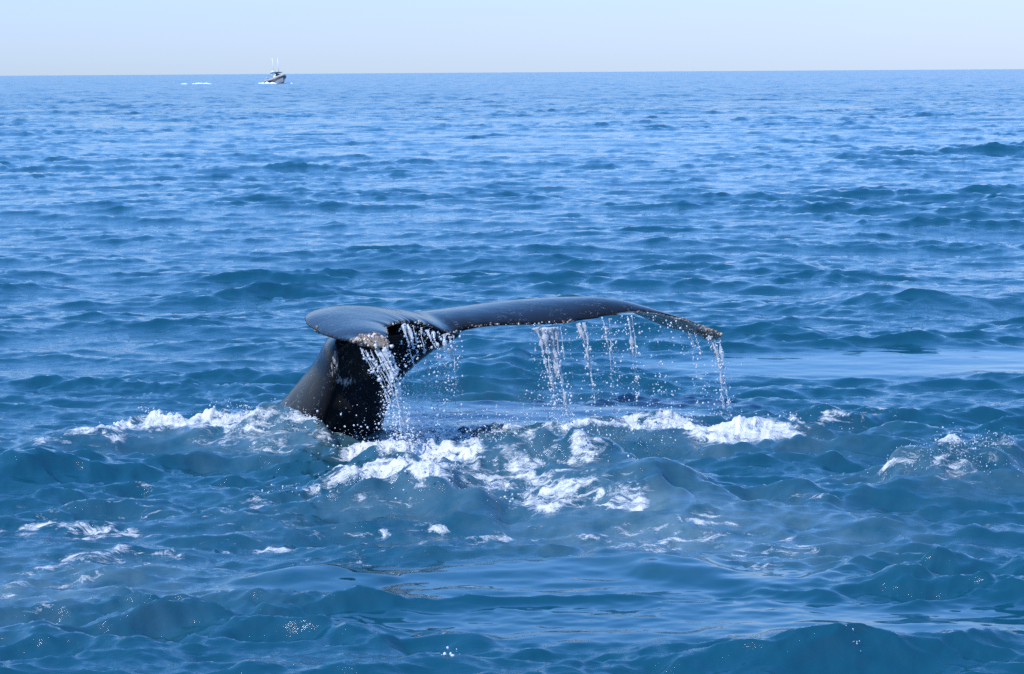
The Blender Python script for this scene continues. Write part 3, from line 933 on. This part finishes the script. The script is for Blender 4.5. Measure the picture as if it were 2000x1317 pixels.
for label, strands in STREAMS:
    V, F = [], []
    for pts, rad in strands:
        P = np.array([at_depth(*p) for p in pts])
        ln = np.linalg.norm(np.diff(P, axis=0), axis=1).sum()
        n = max(14, int(ln / 0.018))
        C = catmull(P, n)
        s = np.linspace(0, 1, n)
        wob = np.cumsum(gs.normal(size=(n, 3)), 0) * 0.0014
        wob -= np.linspace(0, 1, n)[:, None] * wob[-1] * .3
        C = C + wob * np.array([1, 1, .3])
        noi = np.convolve(gs.normal(size=n + 6), np.ones(3) / 3, 'same')[3:-3]
        r = 0.72 * rad * (1.0 - 0.30 * s) * np.clip(0.75 + 0.75 * noi, 0.12, 1.9)
        # the strand breaks up on its way down
        i = 0
        while i < n - 3:
            seg = int(gs.integers(5, 16) * (1.6 - 1.0 * s[i])) + 3
            j = min(n, i + seg)
            rr = r[i:j].copy()
            m = len(rr)
            if m >= 4:
                tp = np.minimum(np.arange(m), np.arange(m)[::-1])
                if i > 0: rr[: m // 2] *= np.clip((tp[: m // 2] + .3) / 2.0, 0, 1)
                rr[m // 2:] *= np.clip((tp[m // 2:] + .3) / 2.0, 0, 1)
                tube(V, F, C[i:j], np.maximum(rr, .0015), 8, 1.0 + 1.1 * gs.random() * (rad > .009) * (1 - s[i]))
            i = j + int(gs.integers(0, 3) * (s[min(i, n - 1)] > 0.25))
        # ragged thin sheet where the water leaves the edge
        if rad >= .012:
            m = max(6, int(n * gs.uniform(.25, .5)))
            rr = rad * 0.55 * np.clip(0.9 + 0.8 * noi[:m], 0.15, 1.6) * np.linspace(1.25, 0.1, m)
            tube(V, F, C[:m] + np.array([gs.normal() * .008, .006, 0]), np.maximum(rr, .001), 10, 3.2)
        # drops round the strand
        k = int(ln * 120 * (0.5 + rad / 0.012))
        t = gs.random(k) ** 0.8
        ii = (t * (n - 1)).astype(int)
        sp = 0.012 + 0.035 * t
        drop_P.append(C[ii] + gs.normal(size=(k, 3)) * sp[:, None] * np.array([1, 1, .8])); drop_R.append(0.0014 + 0.0085 * gs.random(k) ** 6)
        # the rest of its way down to the sea it falls as a string of drops
        if P[-1][2] > 0.25:
            k = int(P[-1][2] * 46)
            zz = gs.random(k) * (P[-1][2] - .05)
            drop_P.append(np.stack([C[-1][0] + .03 * (1 - zz / P[-1][2]) + gs.normal(size=k) * .014, C[-1][1] + gs.normal(size=k) * .02, zz], -1)); drop_R.append(.0025 + .006 * gs.random(k) ** 2)
        # loose beads on the strand
        k = int(ln * 30)
        ii = gs.integers(2, n, k)
        drop_P.append(C[ii] + gs.normal(size=(k, 3)) * 0.006); drop_R.append(0.004 + 0.007 * gs.random(k) ** 2)
    obj('water_stream', new_mesh('water_stream', np.array(V), F), WATER_STREAM, label=label, category='water stream', group='streams of water falling from the flukes')

# loose drops under the flukes: (px range, py range, depth range, count, rmin, rmax)
CLOUDS = [
    (775, 905, 655, 860, 16.2, 17.4, 420, .002, .0085),
    (740, 800, 690, 840, 15.2, 15.9, 200, .002, .0070),
    (790, 870, 780, 870, 15.4, 16.6, 420, .002, .0075),
    (790, 1010, 790, 890, 15.6, 17.2, 800, .0015, .0060),
    (900, 1320, 815, 880, 16.2, 17.4, 800, .0015, .0050),
    (1020, 1320, 660, 830, 17.5, 18.4, 330, .0018, .0075),
    (1010, 1130, 760, 840, 17.4, 18.0, 160, .002, .0065),
    (1180, 1330, 740, 830, 17.6, 18.4, 130, .002, .0070),
    (1380, 1450, 700, 815, 18.2, 18.5, 80, .0018, .006),
    (760, 840, 840, 900, 15.1, 15.7, 180, .002, .006),
    (660, 780, 780, 860, 15.4, 16.4, 40, .003, .0075),
]
# dotted strings of drops along the whole trailing edge
for px in np.concatenate([np.arange(1035, 1395, 5.0), np.arange(790, 905, 5.0)]):
    px = px + gs.uniform(-2, 2)
    j = int(np.argmin(np.abs(TE_PX - px)))
    top = TE[j] + gs.normal(size=3) * .01
    ln = gs.uniform(.05, .2) if gs.random() < .62 else gs.uniform(.25, .8)
    k = int(ln * gs.uniform(30, 75))
    t = gs.random(k)
    drop_P.append(top + np.stack([0.05 * t + gs.normal(size=k) * (.004 + .012 * t), gs.normal(size=k) * .02, -ln * t - .02], -1)); drop_R.append(.0014 + .0075 * gs.random(k) ** 5)
for x0, x1, y0, y1, d0, d1, k, ra, rb in CLOUDS:
    k = int(k * 2.3)
    px = gs.uniform(x0, x1, k); py = y0 + (y1 - y0) * gs.random(k) ** 0.75; dd = gs.uniform(d0, d1, k)
    drop_P.append(np.array([at_depth(a, b, c) for a, b, c in zip(px, py, dd)])); drop_R.append(.75 * ra + (1.15 * rb - .75 * ra) * gs.random(k) ** 5)
drop_P = np.concatenate(drop_P); drop_R = np.concatenate(drop_R)
hs_ = sea_height(drop_P[:, 0], drop_P[:, 1])[0]
ok = drop_P[:, 2] > hs_ + 0.01
obj('water_drops', drops_mesh('water_drops', drop_P[ok], drop_R[ok], gs), WATER_DROP, kind='stuff',
    label='bright water drops raining from the whale flukes', category='water drops')
print('drops', ok.sum())

# splashes thrown up by breaking crests: (px, py, spread x m, height m, count, rmax)
SPLASH = [
    ('small splash on the foam crest left of the tail', [(436, 806, .06, .16, 45, .010), (300, 812, .25, .05, 40, .008), (282, 806, .03, .10, 20, .008), (465, 806, .25, .07, 70, .008), (478, 800, .03, .08, 16, .008)]),
    ('spray jumping from the peaked wave at the right edge', [(1868, 858, .10, .10, 130, .006), (1925, 862, .14, .05, 80, .005), (1800, 888, .30, .03, 110, .004), (1850, 885, .3, .02, 120, .004)]),
    ('bright drops clinging to a small foreground ripple', [(877, 1278, .03, .04, 9, .010)]),
    ('tiny splash on the right of the foreground slick', [(1666, 1253, .03, .02, 9, .0045)]),
    ('spray along the front of the near foam heap', [(790, 905, .4, .06, 110, .008), (850, 905, .12, .12, 60, .008), (640, 928, .25, .04, 60, .007), (985, 970, .25, .05, 90, .007), (1160, 874, .25, .06, 70, .007), (1133, 864, .02, .10, 14, .008), (760, 860, .4, .06, 120, .008)]),
    ('spray along the foam line under the far lobe', [(1400, 818, .5, .05, 120, .008), (1250, 824, .5, .06, 120, .007), (1100, 830, .4, .08, 120, .006), (1570, 822, .3, .03, 40, .006)]),
    ('froth spray where the tail stock breaks the surface', [(600, 816, .12, .08, 80, .008), (545, 808, .2, .05, 60, .007), (700, 850, .2, .04, 60, .007)]),
]
for label, parts in SPLASH:
    PP, RR = [], []
    for px, py, sx, hz, k, rm in parts:
        c = on_sea([(px, py)])[0]
        xs = c[0] + gs.normal(size=k) * sx; ys = c[1] + gs.normal(size=k) * min(sx, .10)
        h_ = sea_height(xs, ys)[0]
        zz = h_ + hz * gs.random(k) ** 1.8
        PP.append(np.stack([xs, ys, zz], -1)); RR.append(.002 + (rm - .002) * gs.random(k) ** 2)
    obj('splash', drops_mesh('splash', np.concatenate(PP), np.concatenate(RR), gs), WATER_DROP, kind='stuff', label=label, category='splash')

# glints: tiny beads of spray resting on the broken water
# ------------------------------------------------------------------ boat far out
def ellipse_pts(n): return [2 * math.pi * i / n for i in range(n)]
def build_boat():
    root = bpy.data.objects.new('boat', None); COL.objects.link(root)
    bp = at_height(541, 163, 0.0)
    d = ray(541, 163.2)
    y = 560.0
    # where the line of sight meets the curved sea
    for _ in range(50):
        y = (H + y * y / (2 * R_EARTH)) / -d[2]
    root.location = (d[0] * y, y, -(y * y) / (2 * R_EARTH) - 0.10)
    ang = math.radians(-60)            # bow towards the viewer and to the right
    root.rotation_euler = (0, math.radians(-3), ang)
    root['label'] = 'small grey motorboat with canopy and two tall poles near the horizon'
    root['category'] = 'boat'
    S = y / FPX                        # metres per photo pixel there
    print('boat dist', y, 'm/px', S)
    grey = simple_mat('boat_collar_tan', (0.34, 0.31, 0.28), 0.5)
    tan = simple_mat('boat_hull_grey', (0.22, 0.25, 0.28), 0.4)
    white = simple_mat('boat_white', (0.80, 0.80, 0.78), 0.35)
    dark = simple_mat('boat_canvas', (0.14, 0.22, 0.28), 0.7)
    steel = simple_mat('boat_steel', (0.55, 0.57, 0.60), 0.3, 0.8)
    blk = simple_mat('boat_black', (0.06, 0.07, 0.08), 0.4)
    glass = simple_mat('boat_glass', (0.05, 0.08, 0.10), 0.08)
    Lb = 8.8
    st = [(-.5, 1.35, .95, .05), (-.3, 1.42, 1.0, 0), (0, 1.45, 1.12, 0), (.2, 1.32, 1.35, .03), (.35, 1.0, 1.62, .15), (.44, .60, 1.85, .40), (.5, .12, 2.02, .85)]
    ST = catmull(st, 22)
    def hull():
        V, F = [], []
        nc = 13
        for xx, hw, sh, keel in ST:
            for k in range(nc):
                t = -1 + 2 * k / (nc - 1)
                a = abs(t)
                yy = math.copysign(hw * a ** 0.55, t) if a > 0 else 0
                zz = -0.45 + keel + (sh + .45 - keel) * a ** 1.8
                V.append((xx * Lb, yy, zz))
        for i in range(len(ST) - 1):
            for k in range(nc - 1):
                a = i * nc + k
                F.append((a, a + 1, a + nc + 1, a + nc))
        F.append(tuple(range(nc)))
        o = len(V)
        for xx, hw, sh, keel in ST:    # deck
            V.append((xx * Lb, -hw * .97, sh - .25)); V.append((xx * Lb, hw * .97, sh - .25))
        for i in range(len(ST) - 1):
            a = o + 2 * i
            F.append((a, a + 1, a + 3, a + 2))
        return new_mesh('hull', V, F)
    def part(name, V, F, mat, parent=None, smooth=True):
        return obj(name, new_mesh(name, np.array(V), F, smooth), mat, parent or root)
    def box(c, s, taper=0.0):
        V = []
        for dz in (-1, 1):
            q = 1 - taper * (dz > 0)
            for dx, dy in ((-1, -1), (1, -1), (1, 1), (-1, 1)):
                V.append((c[0] + dx * s[0] / 2 * q, c[1] + dy * s[1] / 2 * q, c[2] + dz * s[2] / 2))
        return V, [(3, 2, 1, 0), (4, 5, 6, 7), (0, 1, 5, 4), (1, 2, 6, 5), (2, 3, 7, 6), (3, 0, 4, 7)]
    h = obj('hull', hull(), tan, root)
    # inflatable collar round the gunwale
    path = [(xx * Lb, -hw, sh) for xx, hw, sh, k in ST] + [(xx * Lb, hw, sh) for xx, hw, sh, k in ST[::-1]]
    V, F = [], []
    tube(V, F, catmull(path, 70), np.full(70, .36), 10)
    part('collar', V, F, grey)
    V, F = [], []
    tube(V, F, catmull([(p[0], p[1] * 1.2, p[2]) for p in path], 70), np.full(70, .05), 6)
    part('rubbing_strake', V, F, blk, h)
    # dark forward hull plate
    V, F = box((-.2, 0, 1.45), (1.7, 1.2, 1.5), 0.12); con = part('console', V, F, white, smooth=False)
    V, F = box((.62, 0, 2.30), (.10, 1.1, .6), 0.0); part('windscreen', V, F, glass, con, False)
    V, F = box((-1.5, 0, 1.2), (.7, 1.3, .9), .05); part('seat', V, F, tan, smooth=False)
    for sx in (-1.5, .7):
        for sy in (-.75, .75):
            V, F = [], []
            tube(V, F, [(sx, sy, .9), (sx * .97, sy, 1.9), (sx * .95, sy * .98, 2.85)], np.full(3, .045), 8)
            part('canopy_post', V, F, steel)
    V, F = [], []
    cp = [(-2.0, 2.80), (-1.2, 2.92), (0, 2.98), (.9, 2.95), (1.5, 2.98)]
    C = catmull(cp, 14)
    for i, (xx, zz) in enumerate(C):
        for t in np.linspace(-1, 1, 9):
            V.append((xx, t * 1.05, zz + .10 * (1 - t * t)))
    for i, (xx, zz) in enumerate(C):
        for t in np.linspace(-1, 1, 9):
            V.append((xx, t * 1.05, zz + .10 * (1 - t * t) - .10))
    o = 14 * 9
    for i in range(13):
        for k in range(8):
            a = i * 9 + k
            F.append((a, a + 1, a + 10, a + 9)); F.append((o + a, o + a + 9, o + a + 10, o + a + 1))
    for i in range(13):
        for k in (0, 8):
            a = i * 9 + k
            F.append((a, a + 9, o + a + 9, o + a))
    for k in range(8):
        for i in (0, 13):
            a = i * 9 + k
            F.append((a, a + 1, o + a + 1, o + a))
    can = part('canopy', V, F, dark)
    # radar dome
    V, F = [], []
    tube(V, F, [(-1.6, -.15, 3.05), (-1.6, -.15, 3.1), (-1.6, -.15, 3.25), (-1.6, -.15, 3.42), (-1.6, -.15, 3.52)], np.array([.3, .52, .58, .48, .15]), 16)
    part('radar_dome', V, F, white, can)
    for (bx, by, tx, ty) in ((.1, -.75, -.15, -1.05), (.1, .65, -.35, .55)):
        V, F = [], []
        tube(V, F, [(bx, by, 2.95), ((bx + tx) / 2, (by + ty) / 2, 4.9), (tx, ty, 6.8)], np.array([.08, .06, .04]), 8)
        part('outrigger_pole', V, F, white)
    for sy in (-.45, .45):
        V, F = box((-4.75, sy, 1.2), (.7, .5, .8), .2); e = part('outboard_motor', V, F, blk, smooth=False)
        V, F = box((-4.75, sy, .3), (.3, .2, 1.2), .0); part('motor_leg', V, F, blk, e, False)
    V, F = [], []
    tube(V, F, [(-3.9, -1.2, 1.1), (-3.9, -1.2, 2.3), (-3.9, 1.2, 2.3), (-3.9, 1.2, 1.1)], np.full(4, .05), 8)
    part('stern_rail', V, F, steel)
    return root, S
boat, BS = build_boat()

# white water along the boat and in its wake
FOAM_M = simple_mat('far_foam', (0.85, 0.87, 0.88), 0.8)
def foam_ridge(name, c, half, hgt, depth, seed, label, yaw=0.0):
    g = np.random.default_rng(seed)
    n, m = 60, 9
    V, F = [], []
    env = np.sin(np.linspace(0, math.pi, n)) ** 0.6 * np.clip(0.65 + 0.6 * np.convolve(g.normal(size=n + 8), np.ones(5) / 5, 'same')[4:-4], .12, 1.4)
    for i in range(n):
        for k in range(m):
            t = -1 + 2 * k / (m - 1)
            x = -half + 2 * half * i / (n - 1); yv = t * depth
            V.append((x * math.cos(yaw) - yv * math.sin(yaw), x * math.sin(yaw) + yv * math.cos(yaw), -0.1 + (hgt * env[i] + .1) * (1 - t * t) * (1 + .15 * g.normal())))
    for i in range(n - 1):
        for k in range(m - 1):
            a = i * m + k
            F.append((a, a + 1, a + m + 1, a + m))
    o = obj(name, new_mesh(name, np.array(V), F), FOAM_M, kind='stuff', label=label, category='foam')
    o.location = c
    return o
bl = np.array(boat.location)
foam_ridge('bow_foam', bl + np.array([-20 * BS * 1.0 + 4 * BS, -2.6, .10]), 19 * BS, .50, .9, 1, 'white wash along the left side of the distant boat', yaw=.0)
foam_ridge('bow_foam', bl + np.array([24 * BS, -2.2, .10]), 8 * BS, .30, .7, 2, 'small white wash at the right of the distant boat', yaw=.0)
foam_ridge('wake_foam', bl + np.array([-146 * BS, 0, .12]), 19 * BS, .30, 1.2, 3, 'white breaking wake left of the distant boat', yaw=.0)
foam_ridge('wake_foam', bl + np.array([-180 * BS, 0, .12]), 6 * BS, .22, .8, 4, 'faint leftmost fleck of wake near the horizon', yaw=.0)
